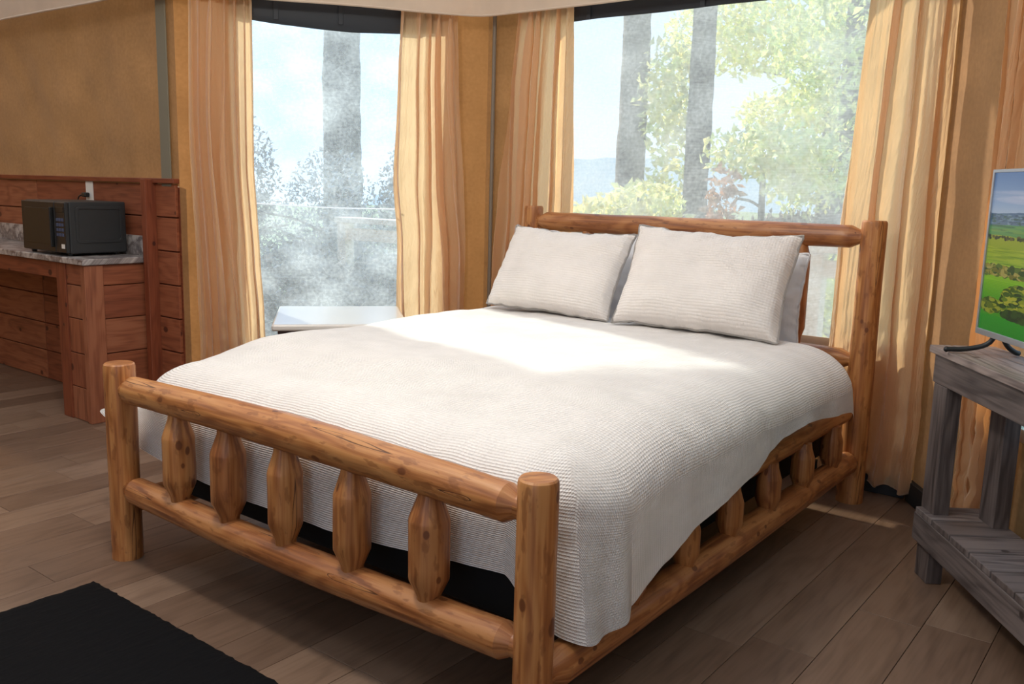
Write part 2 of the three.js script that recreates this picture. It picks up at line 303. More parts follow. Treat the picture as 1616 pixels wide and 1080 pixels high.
// ------------------------------------------------------------------ windows: soft clear vinyl in a canvas hem, a dark flap rolled up at the top
function windowIn(n, f, [x0, x1, y0, y1], vinyl, sag, rollY, rollR, seed) {
  const g = structGroup('window_' + n, f.pos, f.turn);
  const p = part('window_pane', grid(24, 36, (a, b) => { const x = lerp(x0, x1, a), y = lerp(y0, y1, b); return [x, y, -0.012 + 0.012 * fbm(x * 2.5, y * 2, seed, 3), x, y]; }), vinyl, g);
  for (const [a, b, c, d] of [[x0 - 0.03, x0 + 0.012, y0 - 0.03, y1], [x1 - 0.012, x1 + 0.03, y0 - 0.03, y1], [x0, x1, y0 - 0.03, y0 + 0.012]]) part('window_hem', boardAt(a, b, c, d, 0.0, 0.006, 0.002), M.liner, g);
  if (rollR) {
    const w = x1 - x0 - 0.02, fl = grid(40, 20, (a, b) => {
      const x = x0 + 0.01 + w * a, q = b * Math.PI * 2, s = sag * (1 - Math.pow(2 * a - 1, 2)), rr = rollR * (1 + 0.12 * fbm(x * 3, q, seed, 2));
      return [x, rollY - s + Math.cos(q) * rr * 1.25, 0.022 + Math.sin(q) * rr * 0.3, x, q * 0.03];
    });
    part('rolled_flap', fl, M.flap, g);
    for (const k of [0.2, 0.5, 0.8]) part('tie_strap', boardAt(-0.012, 0.012, -rollR * 1.12, rollR, 0, 0.005, 0.002).translate(lerp(x0, x1, k), rollY - 0.01, 0.022 + rollR * 0.31), M.flap, g);
  }
  return g;
}
const w1 = windowIn(1, frameA, winA, M.vinylA, 0.03, 2.115, 0.066, 3);
{ // welded crease across the vinyl
  const c = new THREE.CatmullRomCurve3([V(LEN - 1.24, 1.128, 0.0), V(LEN - 0.87, 1.112, 0.002), V(LEN - 0.48, 1.11, 0.0)]);
  part('crease', new THREE.TubeGeometry(c, 20, 0.004, 6), M.weld, w1);
}
const w2 = windowIn(2, frameB, winB, M.vinylB, 0.0, 2.135, 0.06, 7);
windowIn(3, frameC, winC, M.vinylB, 0.02, 2.04, 0.05, 11);

// ------------------------------------------------------------------ curtains
function curtain(f, label, L, R, o) {
  const { off = 0.085, folds = 6, amp = 0.03, seed = 1, y0 = 0.05, y1 = 2.2, crumple = 1 } = o;
  const base = inFrame(f, (L(1) + R(1)) / 2, 0, off), t = thing('curtain', label, 'curtain', base.toArray(), f.turn);
  const cx = (L(1) + R(1)) / 2;
  const g = grid(150, 110, (a, b) => {
    const y = lerp(y1, y0 + 0.02 * noise(a * 5, seed, 2), b), h = (y1 - y) / (y1 - y0);
    const xl = L(y), xr = R(y), wv = fbm(a * 2.3, h * 0.8, seed, 2) * 1.3;
    const ph = (a + 0.2 * fbm(a * 3 + 4, h * 1.1, seed + 5, 2)) * folds * Math.PI * 2 + seed + 0.7 * fbm(h * 2, a, seed + 8, 2);
    const A = amp * (0.7 + 0.55 * Math.pow(h, 0.6)) * (0.7 + 0.8 * Math.abs(fbm(a * 4, h * 0.6, seed + 2, 2)) * 2);
    const s = Math.sin(ph);
    let z = A * (s + 0.28 * Math.sin(2.3 * ph + 1 + wv)) + amp * 0.5 * wv * h;
    let x = lerp(xl, xr, a) + (0.008 + 0.07 * Math.max(0, fbm(a * 3.1 + 2, h * 0.5, seed + 13, 2) + 0.12)) * (0.5 + 0.5 * smoothstep(h, 0, 0.12)) * Math.cos(ph) * Math.min(1, 6 * Math.min(a, 1 - a));
    const c = crumple * (0.0025 + 0.016 * smoothstep(h, 0.55, 1));
    z += c * fbm(x * 16, y * 12, seed, 3) * 2 + 0.010 * fbm(a * 40, y * 1.2, seed + 1, 2); x += 0.02 * h * fbm(y * 2.2, a * 2, seed + 3, 2);
    const top = smoothstep(h, 0, 0.045); z = lerp(z * 0.4 + 0.006 * Math.sin(a * 130), z, top);
    return [x - cx, y, Math.max(z, -off + 0.008), a * 1.6 * (xr - xl) * 2, y];
  });
  part('curtain_panel', g, M.curtain, t);
  // stitched hem along the bottom
  const P = g.attributes.position, n = 151, row = (j) => Array.from({ length: 76 }, (_, i) => { const k = j * n + i * 2; return V(P.getX(k), P.getY(k), P.getZ(k)); });
  part('hem', new THREE.TubeGeometry(new THREE.CatmullRomCurve3(row(110)), 150, 0.0028, 5), M.curtain, t);
  return t;
}
const tb = (list) => (y) => table(list, y);
const la = (t) => LEN - t;
curtain(frameA, 'cream curtain left of the smaller window, beside the wooden kitchen end wall', tb([[0, la(1.505)], [0.72, la(1.514)], [1.5, la(1.53)], [2.1, la(1.515)]]), tb([[0, la(1.18)], [0.5, la(1.19)], [0.85, la(1.205)], [1.3, la(1.228)], [2.1, la(1.224)]]), { folds: 5.5, amp: 0.032, seed: 2.3 });
curtain(frameA, 'cream curtain right of the smaller window, glowing in the sun, beside the canvas corner', tb([[0, la(0.49)], [0.6, la(0.5)], [0.95, la(0.505)], [1.25, la(0.525)], [1.8, la(0.505)], [2.1, la(0.49)]]), tb([[0, la(0.13)], [0.9, la(0.123)], [1.25, la(0.136)], [1.8, la(0.18)], [2.1, la(0.19)]]), { folds: 5, amp: 0.034, seed: 5.1 });
const bx = (x) => x - AB[0];
curtain(frameB, 'pinkish cream curtain at the left side of the large window, behind the left headboard post', tb([[0, bx(-0.37)], [0.8, bx(-0.35)], [1.2, bx(-0.31)], [1.7, bx(-0.28)], [2.1, bx(-0.24)]]), tb([[0, bx(0.14)], [1.2, bx(0.132)], [1.7, bx(0.12)], [2.1, bx(0.105)]]), { folds: 6.5, amp: 0.028, seed: 8.7 });
curtain(frameB, 'golden backlit curtain at the right side of the large window, behind the right headboard post', tb([[0, bx(1.49)], [1.1, bx(1.495)], [1.45, bx(1.52)], [2.1, bx(1.545)]]), tb([[0, bx(1.865)], [0.6, bx(1.865)], [2.1, bx(1.855)]]), { folds: 3.5, amp: 0.036, seed: 12.9, crumple: 1.3 });
curtain(frameC, 'shaded beige curtain behind the television console, at the right edge', tb([[0, 0.5], [1.2, 0.49], [2.1, 0.46]]), tb([[0, 0.8], [2.1, 0.8]]), { folds: 5, amp: 0.026, seed: 17.2, off: 0.045, y0: 0.1 });

// ------------------------------------------------------------------ logs
// a log along +y from 0 to len; prof: [[y, radius]...]; flat: facet strength
function log(len, prof, seed, o = {}) {
  const { nu = 26, bow = [0, 0], rough = 1, facets = 0 } = o;
  const ys = []; for (let i = 0; i < prof.length - 1; i++) { const n = Math.max(1, Math.round((prof[i + 1][0] - prof[i][0]) / 0.03)); for (let k = 0; k < n; k++) ys.push(lerp(prof[i][0], prof[i + 1][0], k / n)); }
  ys.push(prof[prof.length - 1][0]);
  const rad = (y) => { for (let i = 1; i < prof.length; i++) if (y <= prof[i][0] + 1e-9) return lerp(prof[i - 1][1], prof[i][1], (y - prof[i - 1][0]) / Math.max(1e-9, prof[i][0] - prof[i - 1][0])); return prof[prof.length - 1][1]; };
  const g = grid(nu, ys.length - 1, (a, b) => {
    const y = ys[Math.round(b * (ys.length - 1))], q = a * Math.PI * 2, r0 = rad(y);
    let r = r0 * (1 + rough * 0.035 * fbm(Math.cos(q) * 1.1 + seed, y * 4, Math.sin(q) * 1.1, 3) * 2 + rough * 0.05 * fbm(seed, y * 2.4, Math.cos(q) * 0.5, 2));
    if (facets) r *= 1 - 0.05 * facets * Math.pow(Math.abs(Math.cos(q * 4)), 1.5);
    const m = Math.sin(Math.PI * y / len);
    return [Math.cos(q) * r + bow[0] * m, y, Math.sin(q) * r + bow[1] * m, a * 0.34, y + seed * 0.37];
  }, true);
  return toCreasedNormals(mergeEnds(g, nu, ys.length, len, seed), 0.5);
}
function mergeEnds(g, nu, rows, len, seed) { // close both ends with slightly domed discs
  const P = g.attributes.position, out = [pick(g)];
  for (const [j, s] of [[0, -1], [rows - 1, 1]]) {
    const c = V(0, 0, 0), ring = []; for (let i = 0; i < nu; i++) { const k = j * (nu + 1) + i, v = V(P.getX(k), P.getY(k), P.getZ(k)); ring.push(v); c.addScaledVector(v, 1 / nu); }
    const pos = [], uv = [], ix = []; pos.push(c.x, c.y, c.z); uv.push(0.1 + seed, 0.1);
    ring.forEach((v) => { pos.push(v.x, v.y, v.z); uv.push(0.1 + seed + (v.x - c.x), 0.1 + (v.z - c.z)); });
    for (let i = 0; i < nu; i++) { const a = 1 + i, b = 1 + (i + 1) % nu; s > 0 ? ix.push(0, b, a) : ix.push(0, a, b); }
    out.push(pick(geo(pos, uv, ix)));
  }
  return mergeGeometries(out);
}
const lay = (g, from, to) => { // turn a +y log to run between two points
  const d = V(...to).sub(V(...from)), q = new THREE.Quaternion().setFromUnitVectors(V(0, 1, 0), d.clone().normalize());
  return g.applyQuaternion(q).translate(...from);
};

// ------------------------------------------------------------------ the bed frame
const BW = 1.66, BL = 2.211;
{
  const bed = thing('bed_frame', 'honey coloured peeled-log bed frame with pointed spindles around the white bed', 'bed');
  const post = (x, z, h, r0, r1, s) => part('post', log(h, [[0, r0], [h - 0.012, r1], [h - 0.004, r1 - 0.002], [h, r1 - 0.006]], s, { nu: 30, rough: 0.8 }), M.pine, bed, [x, 0, z], [0, s * 2.1, 0]);
  post(0, 0, 0.653, 0.0485, 0.049, 1.2); post(BW, 0, 0.64, 0.0435, 0.045, 2.7); post(BW, -BL, 1.147, 0.053, 0.048, 3.9); post(0, -BL, 1.152, 0.05, 0.047, 5.3);
  const rail = (name, from, to, r, s, bow, m, cut = 0.04, o = {}) => {
    const L = V(...to).distanceTo(V(...from)), e = o.gap ?? 0.046;
    const g = log(L, [[0, 0.028], [e, 0.03], [e + 0.001, r * 0.6], [e + cut, r], [L * 0.5, r * (o.fat ?? 1.04)], [L - e - cut, r], [L - e - 0.001, r * 0.6], [L - e, 0.03], [L, 0.028]], s, { nu: 28, bow, rough: 0.9 });
    part(name, lay(g, from, to), m, bed);
  };
  rail('rail', [0.0, 0.572, 0], [BW, 0.564, 0], 0.0445, 6.4, [-0.014, 0], M.pine, 0.032, { fat: 1.14 });
  rail('rail', [0.0, 0.244, 0], [BW, 0.25, 0], 0.0435, 7.9, [0.015, 0], M.pineB, 0.032, { fat: 1.06 });
  rail('rail', [0.0, 1.078, -BL], [BW, 1.081, -BL], 0.046, 9.1, [0, 0], M.pineB);
  rail('rail', [0.0, 0.6, -BL], [BW, 0.586, -BL], 0.042, 10.3, [0, 0], M.pine);
  for (const [x, s] of [[BW, 11.7], [0, 13.1]]) {
    rail('side_rail', [x, 0.176, 0], [x, 0.18, -BL], 0.046, s, [0, 0], M.pineB);
    rail('side_rail', [x + (x ? -0.035 : 0.035), 0.385, -0.13], [x + (x ? -0.035 : 0.035), 0.385, -BL], 0.043, s + 1.3, [0, 0], M.pine);
  }
  const spindle = (x, z, y0, y1, r, s, ct, cb) => { // cb, ct: where the lower and upper points begin, measured from the ends
    const L = y1 - y0; ct ??= Math.min(0.07, L * 0.3); cb ??= Math.min(0.06, L * 0.28);
    part('spindle', log(L, [[0, 0.028], [cb * 0.42, 0.03], [cb, r * 0.98], [cb + 0.006, r], [L - ct - 0.006, r], [L - ct, r * 0.98], [L - ct * 0.38, 0.03], [L, 0.027]], s, { nu: 24, rough: 0.9, facets: 0.8 }), s % 2 < 1 ? M.pine : M.pineB, bed, [x, y0, z], [0, s * 3.7, 0]);
  };
  [0.323, 0.571, 0.825, 1.089, 1.352].forEach((x, i) => spindle(x, 0, 0.252, 0.56, 0.0495 + 0.002 * Math.sin(i * 2), 20 + i * 1.37, 0.086, 0.074));
  for (const x of [0.33, 0.6, 0.86, 1.115, 1.375]) spindle(x, -BL, 0.63, 1.06, 0.043, 31 + x * 3);
  for (const x of [BW, 0]) for (const z of [-0.41, -0.71, -1.0, -1.3, -1.61, -1.92]) spindle(x, z, 0.2, 0.375, 0.042, 41 - z * 2.3 + x);
  // slats that carry the bed, inside the side rails
  for (let i = 0; i < 9; i++) part('slat', boardAt(0.035, BW - 0.035, 0.375, 0.395, -0.25 - i * 0.22, -0.16 - i * 0.22, 0.003, 0, i * 0.2), M.pineEnd, bed);
}
{
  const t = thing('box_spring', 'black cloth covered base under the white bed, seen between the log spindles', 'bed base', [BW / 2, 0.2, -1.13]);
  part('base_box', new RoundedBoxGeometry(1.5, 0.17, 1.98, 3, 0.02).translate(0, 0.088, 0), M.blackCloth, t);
  const m = thing('mattress', 'mattress hidden beneath the white waffle duvet', 'mattress', [BW / 2, 0.4, -1.13]);
  part('mattress_body', new RoundedBoxGeometry(1.46, 0.2, 1.96, 4, 0.05).translate(0, 0.1, 0), M.sheet, m);
}

// ------------------------------------------------------------------ duvet
const topY = (x, z) => {
  const f = smoothstep(z, -0.75, -0.24), h = smoothstep(-z, 1.45, 1.9), cx = (x - 0.83) / 0.75;
  let y = 0.697 - 0.05 * f * f - 0.004 * h - 0.009 * cx * cx;
  y += 0.012 * fbm(x * 2.2, z * 2.0, 4, 3) * 2 + 0.006 * fbm(x * 7, z * 5, 14, 3);
  y += 0.006 * fbm((x + z) * 9, (x - z) * 3, 24, 2);
  return y;
};
{
  const t = thing('duvet', 'large white waffle-weave duvet draped over the log bed', 'duvet', [BW / 2, 0, -1]);
  const x0 = 0.13, x1 = 1.52, zf = -0.27, zh = -1.9;
  const hemR = (z) => table([[-1.9, 0.45], [-1.69, 0.475], [-1.37, 0.508], [-1.17, 0.5], [-1.1, 0.478], [-0.97, 0.432], [-0.79, 0.41], [-0.6, 0.384], [-0.43, 0.335], [-0.34, 0.302], [-0.27, 0.28]], z);
  const hemF = (x) => table([[0.04, 0.34], [0.2, 0.318], [0.36, 0.312], [0.55, 0.305], [0.9, 0.306], [1.1, 0.322], [1.39, 0.348], [1.53, 0.36]], x);
  const hemL = (z) => 0.36 + 0.03 * Math.sin(z * 5) + 0.05 * smoothstep(z, -0.6, -0.3);
  const NU = 260, NV = 250, aL = 0.26, aR = 0.72, bF = 0.74;
  const g = grid(NU, NV, (a, b) => {
    const px = a < aL ? (aL - a) / aL : a > aR ? (a - aR) / (1 - aR) : 0, left = a < aL;
    const pz = b > bF ? (b - bF) / (1 - bF) : 0;
    const x = a < aL ? x0 : a > aR ? x1 : lerp(x0, x1, (a - aL) / (aR - aL)), z = b > bF ? zf : lerp(zh, zf, b / bF);
    let y = topY(x, z), X = x, Z = z; const p = Math.max(px, pz);
    if (p > 0) {
      const th = px >= pz ? (Math.PI / 4) * (pz / px) : Math.PI / 2 - (Math.PI / 4) * (px / pz), k = th / (Math.PI / 2);
      const hr = left ? hemL(z) : hemR(z), hf = hemF(x);
      let hem = lerp(hr, hf, smoothstep(k, left ? 0 : 0.62, 1)); const corner = Math.sin(2 * th); hem += (left ? 0.05 : -0.05) * corner;
      const Ax = left ? 0.27 : 0.215, Az = 0.195, B = lerp(left ? 0.17 : 0.15, 0.11, k), pr = 0.42;
      let out, flare = left ? 0.03 + 0.05 * corner : 0.012 + 0.035 * corner;
      if (p < pr) { const f = p / pr * Math.PI / 2; out = Math.sin(f); y -= B * (1 - Math.cos(f)); }
      else { const q = (p - pr) / (1 - pr); out = 1; y = lerp(y - B, hem, q); const rip = q * (0.010 * noise(z * 5 + x * 5, 2, left ? 1 : 4) + 0.02 * corner * Math.sin(k * 16)); X += (left ? -1 : 1) * Math.cos(th) * (flare * q + rip) - (left ? 0.25 * corner * q * q : 0); Z += Math.sin(th) * (Math.min(0.004, flare * q) + rip * 0.5); }
      X += (left ? -1 : 1) * Ax * out * Math.cos(th); Z += Az * out * Math.sin(th);
      const wr = 0.008 * fbm(X * 9, y * 6, Z * 9, 3); X += (left ? -1 : 1) * Math.cos(th) * wr; Z += Math.sin(th) * wr * 0.6;
    }
    if (b < 0.03) { const e = 1 - b / 0.03; y -= 0.05 * e * e; Z += 0.02 * e * e; }
    return [X - BW / 2, y, Z + 1, a * 2.9, b * 2.6];
  }, false);
  part('duvet_cover', g, M.duvet, t);
}

// ------------------------------------------------------------------ pillows
function pillow(label, w, h, th, pos, turn, lean, roll, m, seed, plump = 1) {
  const t = thing('pillow', label, 'pillow', pos, turn), n = 44;
  const face = (s) => grid(n, n, (a, b) => {
    const u = 2 * a - 1, v = 2 * b - 1, e = Math.pow(Math.max(0, 1 - Math.pow(Math.abs(u), 3.4)), 0.5) * Math.pow(Math.max(0, 1 - Math.pow(Math.abs(v), 3.2)), 0.5);
    const px = w / 2 * u * (1 - 0.045 * (1 - v * v) + 0.03 * fbm(v * 2, s, seed, 2)), py = h / 2 * v * (1 - 0.05 * (1 - u * u) * (v > 0 ? 1.9 : 0.3)) + 0.017 * fbm(u * 4, v, seed + 2, 3) * (0.3 + Math.abs(v));
    const wr = 0.02 * fbm(u * 3.2, v * 2.6, seed + s, 3) * (0.25 + e) + 0.024 * Math.pow(1 - e, 2) * fbm(u * 9, v * 7, seed, 2) + 0.012 * smoothstep(v, 0.45, 0.9) * fbm(u * 6, v * 4, seed + 6, 2);
    return [px, py + h / 2, s * th / 2 * e * plump * (1 - 0.22 * v) + wr, px, py + s * 0.2];
  }, s < 0);
  const g = merge([face(1), face(-1)]); g.applyMatrix4(new THREE.Matrix4().makeRotationZ(roll)); g.applyMatrix4(new THREE.Matrix4().makeRotationX(-lean));
  part('pillow_cover', g, m, t);
  // welt around the seam
  const pts = []; for (let k = 0; k < 96; k++) { const q = k / 96 * 4, sd = Math.floor(q), f = 2 * (q - sd) - 1, [u, v] = [[f, -1], [1, f], [-f, 1], [-1, -f]][sd]; pts.push(V(w / 2 * u * (1 - 0.045 * (1 - v * v) + 0.03 * fbm(v * 2, 1, seed, 2)), h / 2 * v * (1 - 0.05 * (1 - u * u) * (v > 0 ? 1.9 : 0.3)) + 0.017 * fbm(u * 4, v, seed + 2, 3) * (0.3 + Math.abs(v)) + h / 2, 0.006 * noise(k * 0.7, seed))); }
  const wl = new THREE.TubeGeometry(new THREE.CatmullRomCurve3(pts, true), 200, 0.005, 6, true); wl.applyMatrix4(new THREE.Matrix4().makeRotationZ(roll)); wl.applyMatrix4(new THREE.Matrix4().makeRotationX(-lean));
  part('welt', wl, m, t);
}
pillow('flat bluish white pillow behind the left waffle pillow', 0.64, 0.4, 0.075, [0.4, 0.645, -2.09], 0, 0.1, 0, M.sheet, 3.3);
pillow('smooth bluish white pillow peeking out behind the right end of the right waffle pillow', 0.64, 0.37, 0.075, [1.115, 0.645, -2.085], 0, 0.1, -0.03, M.sheet, 7.7);
pillow('white waffle pillow leaning on the left half of the headboard', 0.63, 0.41, 0.18, [0.43, 0.705, -1.725], 0.06, 0.54, -0.03, M.sham, 11.1);
pillow('larger white waffle pillow leaning on the right half of the headboard, overlapping its neighbour', 0.68, 0.445, 0.2, [1.145, 0.705, -1.715], 0.13, 0.54, -0.025, M.sham, 15.9);

// ------------------------------------------------------------------ nightstand by the smaller window
{
  const t = thing('nightstand', 'dark brown nightstand with a glossy top shining under the smaller window', 'nightstand', [-1.09, 0, -1.475], 49.1 * DEG);
  const w = 0.62, d = 0.65, h = 0.6;
  part('top', new RoundedBoxGeometry(w, 0.032, d, 4, 0.012).translate(w / 2, h - 0.016, d / 2), M.standTop, t);
  part('moulding', new RoundedBoxGeometry(w - 0.05, 0.02, d - 0.05, 3, 0.008).translate(w / 2, h - 0.042, d / 2), M.standBody, t);
  part('body', boardAt(0.055, w - 0.055, 0.14, h - 0.05, 0.04, d - 0.05, 0.006), M.standBody, t);
  for (const [i, y] of [[0, 0.17], [1, 0.36]]) { const dr = part('drawer', boardAt(0.085, w - 0.085, y, y + 0.165, d - 0.052, d - 0.034, 0.006), M.standBody, t); part('knob', new THREE.SphereGeometry(0.014, 14, 10).translate(w / 2, y + 0.085, d - 0.022), M.brass, dr); }
  for (const [x, z] of [[0.075, 0.06], [w - 0.075, 0.06], [0.075, d - 0.07], [w - 0.075, d - 0.07]]) part('leg', new THREE.CylinderGeometry(0.028, 0.02, 0.15, 14).translate(x, 0.075, z), M.standBody, t);
}

// ------------------------------------------------------------------ kitchen: plank-sided base, stone worktop, microwave
const KX = -1.66, KZ = -0.748, KH = 0.806;
{
  const t = thing('kitchen_base', 'red cedar plank kitchen base with an open bay under the stone worktop', 'cabinet', [KX, 0, KZ]);
  // end panel that faces the bed (at x = 0, from z = 0 back to the wall)
  const D = KZ - AK[1] - 0.02, ys = [0.0, 0.175, 0.352, 0.53, 0.7, KH];
  part('backing', boardAt(-0.05, -0.02, 0.0, KH, -D, -0.01, 0.002), M.cedarTrim, t);
  for (let i = 0; i < 5; i++) part('plank', boardAt(-0.02, 0, ys[i] + 0.002, ys[i + 1] - 0.002, -D, -0.085, 0.003, i * 0.2, i * 0.23), M['cedar' + (i + 1) % 3], t);
  part('corner_stile', boardAt(-0.035, 0.008, 0, KH, -0.09, 0.008, 0.004, 0.1, 0.5), M.cedar0, t);
  // narrow front beside the open bay
  for (let i = 0; i < 5; i++) part('plank', boardAt(-0.19, -0.036, ys[i] + 0.002, ys[i + 1] - 0.002, -0.02, 0, 0.003, i * 0.2, 0.4 + i * 0.23), M['cedar' + i % 3], t);
  part('stile', boardAt(-0.285, -0.19, 0, KH, -0.03, 0.006, 0.004, 0.3, 0.1), M.cedarTrim, t);
  part('inner_panel', boardAt(-0.28, -0.262, 0, KH, -D, -0.03, 0.002), M.cedar1, t);
  part('apron', boardAt(-2.5, -0.285, KH - 0.085, KH, -0.025, 0.002, 0.004, 0.2, 0.2), M.cedarTrim, t);
  part('stile', boardAt(-2.6, -2.5, 0, KH, -0.03, 0.006, 0.004, 0.3, 0.1), M.cedarTrim, t);
  const w = thing('worktop', 'grey marbled stone worktop with a low splashback under the microwave', 'worktop', [KX, KH, KZ]);
  part('slab', new RoundedBoxGeometry(2.64, 0.032, D + 0.022, 2, 0.006).translate(-1.3, 0.016, -D / 2 + 0.01), M.granite, w);
  const uvs = w.children[0].geometry; { const p = uvs.attributes.position, u = []; for (let i = 0; i < p.count; i++) u.push(p.getX(i), p.getZ(i) + p.getY(i)); uvs.setAttribute('uv', new THREE.Float32BufferAttribute(u, 2)); }
  part('splashback', boardAt(-2.62, 0.005, 0.032, 0.135, -D - 0.002, -D + 0.017, 0.003), M.granite, w);
}
{
  const t = thing('microwave', 'black countertop microwave on the stone worktop with a small pale sticker', 'microwave', [-1.82, KH + 0.033, -0.752], 0);
  const w = 0.47, h = 0.262, d = 0.3; // front at z = 0 facing +z, right corner at x = 0
  for (const [x, z] of [[-0.04, -0.03], [-w + 0.04, -0.03], [-0.04, -d + 0.03], [-w + 0.04, -d + 0.03]]) part('foot', new THREE.CylinderGeometry(0.014, 0.012, 0.014, 12).translate(x, 0.007, z), M.blackMatt, t);
  part('case', new RoundedBoxGeometry(w, h, d, 3, 0.008).translate(-w / 2, h / 2 + 0.012, -d / 2 - 0.012), M.blackMatt, t);
  // raised rounded panel pressed into the side
  const sh = new THREE.Shape(), rr = (s, x0, y0, x1, y1, r) => { s.moveTo(x0 + r, y0); s.lineTo(x1 - r, y0); s.quadraticCurveTo(x1, y0, x1, y0 + r); s.lineTo(x1, y1 - r); s.quadraticCurveTo(x1, y1, x1 - r, y1); s.lineTo(x0 + r, y1); s.quadraticCurveTo(x0, y1, x0, y1 - r); s.lineTo(x0, y0 + r); s.quadraticCurveTo(x0, y0, x0 + r, y0); return s; };
  rr(sh, 0.025, 0.055, d - 0.03, h - 0.025, 0.022); const hole = rr(new THREE.Path(), 0.036, 0.066, d - 0.041, h - 0.036, 0.016); sh.holes.push(hole);
  part('pressed_panel', new THREE.ExtrudeGeometry(sh, { depth: 0.003, bevelEnabled: true, bevelSize: 0.002, bevelThickness: 0.002, bevelSegments: 2 }).rotateY(Math.PI / 2).translate(-0.001, 0.012, -0.02), M.blackMatt, t);
  const door = part('door', new RoundedBoxGeometry(w - 0.115, h - 0.008, 0.022, 2, 0.006).translate(-w + (w - 0.115) / 2 + 0.003, h / 2 + 0.012, -0.002), M.blackPlastic, t);
  part('door_window', new RoundedBoxGeometry(w - 0.2, h - 0.08, 0.004, 2, 0.0015).translate(-w + (w - 0.115) / 2 + 0.003, h / 2 + 0.014, 0.01), M.darkGlass, door);
  part('handle', new RoundedBoxGeometry(0.014, h - 0.06, 0.02, 2, 0.005).translate(-0.128, h / 2 + 0.012, 0.018), M.blackPlastic, door);
  const cp = part('control_panel', new RoundedBoxGeometry(0.106, h - 0.008, 0.022, 2, 0.006).translate(-0.055, h / 2 + 0.012, -0.002), M.blackPlastic, t);
  part('display', new RoundedBoxGeometry(0.08, 0.026, 0.003, 2, 0.001).translate(-0.055, h - 0.03, 0.0095), M.darkGlass, cp);
  for (let r = 0; r < 4; r++) for (let c = 0; c < 3; c++) part('button', new RoundedBoxGeometry(0.02, 0.016, 0.004, 2, 0.0015).translate(-0.082 + c * 0.027, h - 0.08 - r * 0.025, 0.0095), M.buttonBlue, cp);
  part('sticker', new RoundedBoxGeometry(0.034, 0.022, 0.001, 1, 0.0004).translate(-0.03, 0.05, 0.0105), M.white, cp).userData.label = 'small pale sticker';
}
{
  const t = thing('wall_outlet', 'white wall outlet with a black plug above the microwave', 'outlet', [-2.25, 1.1, AK[1] + 0.018]);
  part('plate', new RoundedBoxGeometry(0.075, 0.118, 0.006, 2, 0.002).translate(0, 0.059, 0.003), M.white, t);
  const pl = part('plug', new RoundedBoxGeometry(0.04, 0.026, 0.032, 3, 0.008).translate(-0.012, 0.04, 0.022), M.blackPlastic, t);
  part('plug_cord', new THREE.TubeGeometry(new THREE.CatmullRomCurve3([V(-0.03, 0.04, 0.026), V(-0.05, 0.03, 0.04), V(-0.06, -0.03, 0.04), V(-0.05, -0.12, 0.03)]), 16, 0.004, 6), M.blackPlastic, pl);
}

// ------------------------------------------------------------------ television console along the right-hand bay wall
{
  const b = inFrame(frameC, 0.75, 0, 0.09), t = thing('console_table', 'weathered grey plank console with a slatted lower shelf under the television', 'table', b.toArray(), frameC.turn);
  const Lc = 1.2, D = 0.21, H = 0.77; // x along the wall, z out from it
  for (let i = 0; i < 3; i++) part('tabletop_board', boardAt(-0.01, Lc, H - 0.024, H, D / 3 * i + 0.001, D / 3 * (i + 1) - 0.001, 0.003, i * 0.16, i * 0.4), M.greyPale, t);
  part('apron', boardAt(0.005, Lc, H - 0.118, H - 0.024, D - 0.04, D - 0.015, 0.003, 0.1, 0.2), M.grey1, t);
  part('apron', boardAt(0.005, Lc, H - 0.118, H - 0.024, 0.015, 0.04, 0.003, 0.2, 0.5), M.grey1, t);
  part('apron', boardAt(0.008, 0.033, H - 0.118, H - 0.024, 0.04, D - 0.04, 0.003, 0.3, 0.2), M.grey1, t);
  for (const [x, z] of [[0.02, D - 0.065], [0.12, 0.005], [Lc - 0.11, D - 0.065], [Lc - 0.11, 0.005]]) part('leg', boardAt(x, x + 0.095, 0, H - 0.118, z, z + 0.05, 0.003, x, z * 3), M.grey1, t);
  part('shelf_rail', boardAt(0.025, Lc, 0.125, 0.215, D - 0.014, D + 0.008, 0.003, 0.15, 0.3), M.grey2, t);
  part('shelf_rail', boardAt(0.005, Lc, 0.125, 0.215, 0.0, 0.018, 0.003, 0.35, 0.7), M.grey2, t);
  for (let i = 0; i < 9; i++) { const x = 0.03 + i * 0.13; part('shelf_plank', boardAt(x, x + 0.125, 0.215, 0.235, 0.0, D + 0.006, 0.003, i * 0.13, i * 0.21), M['grey' + i % 3], t); }
}
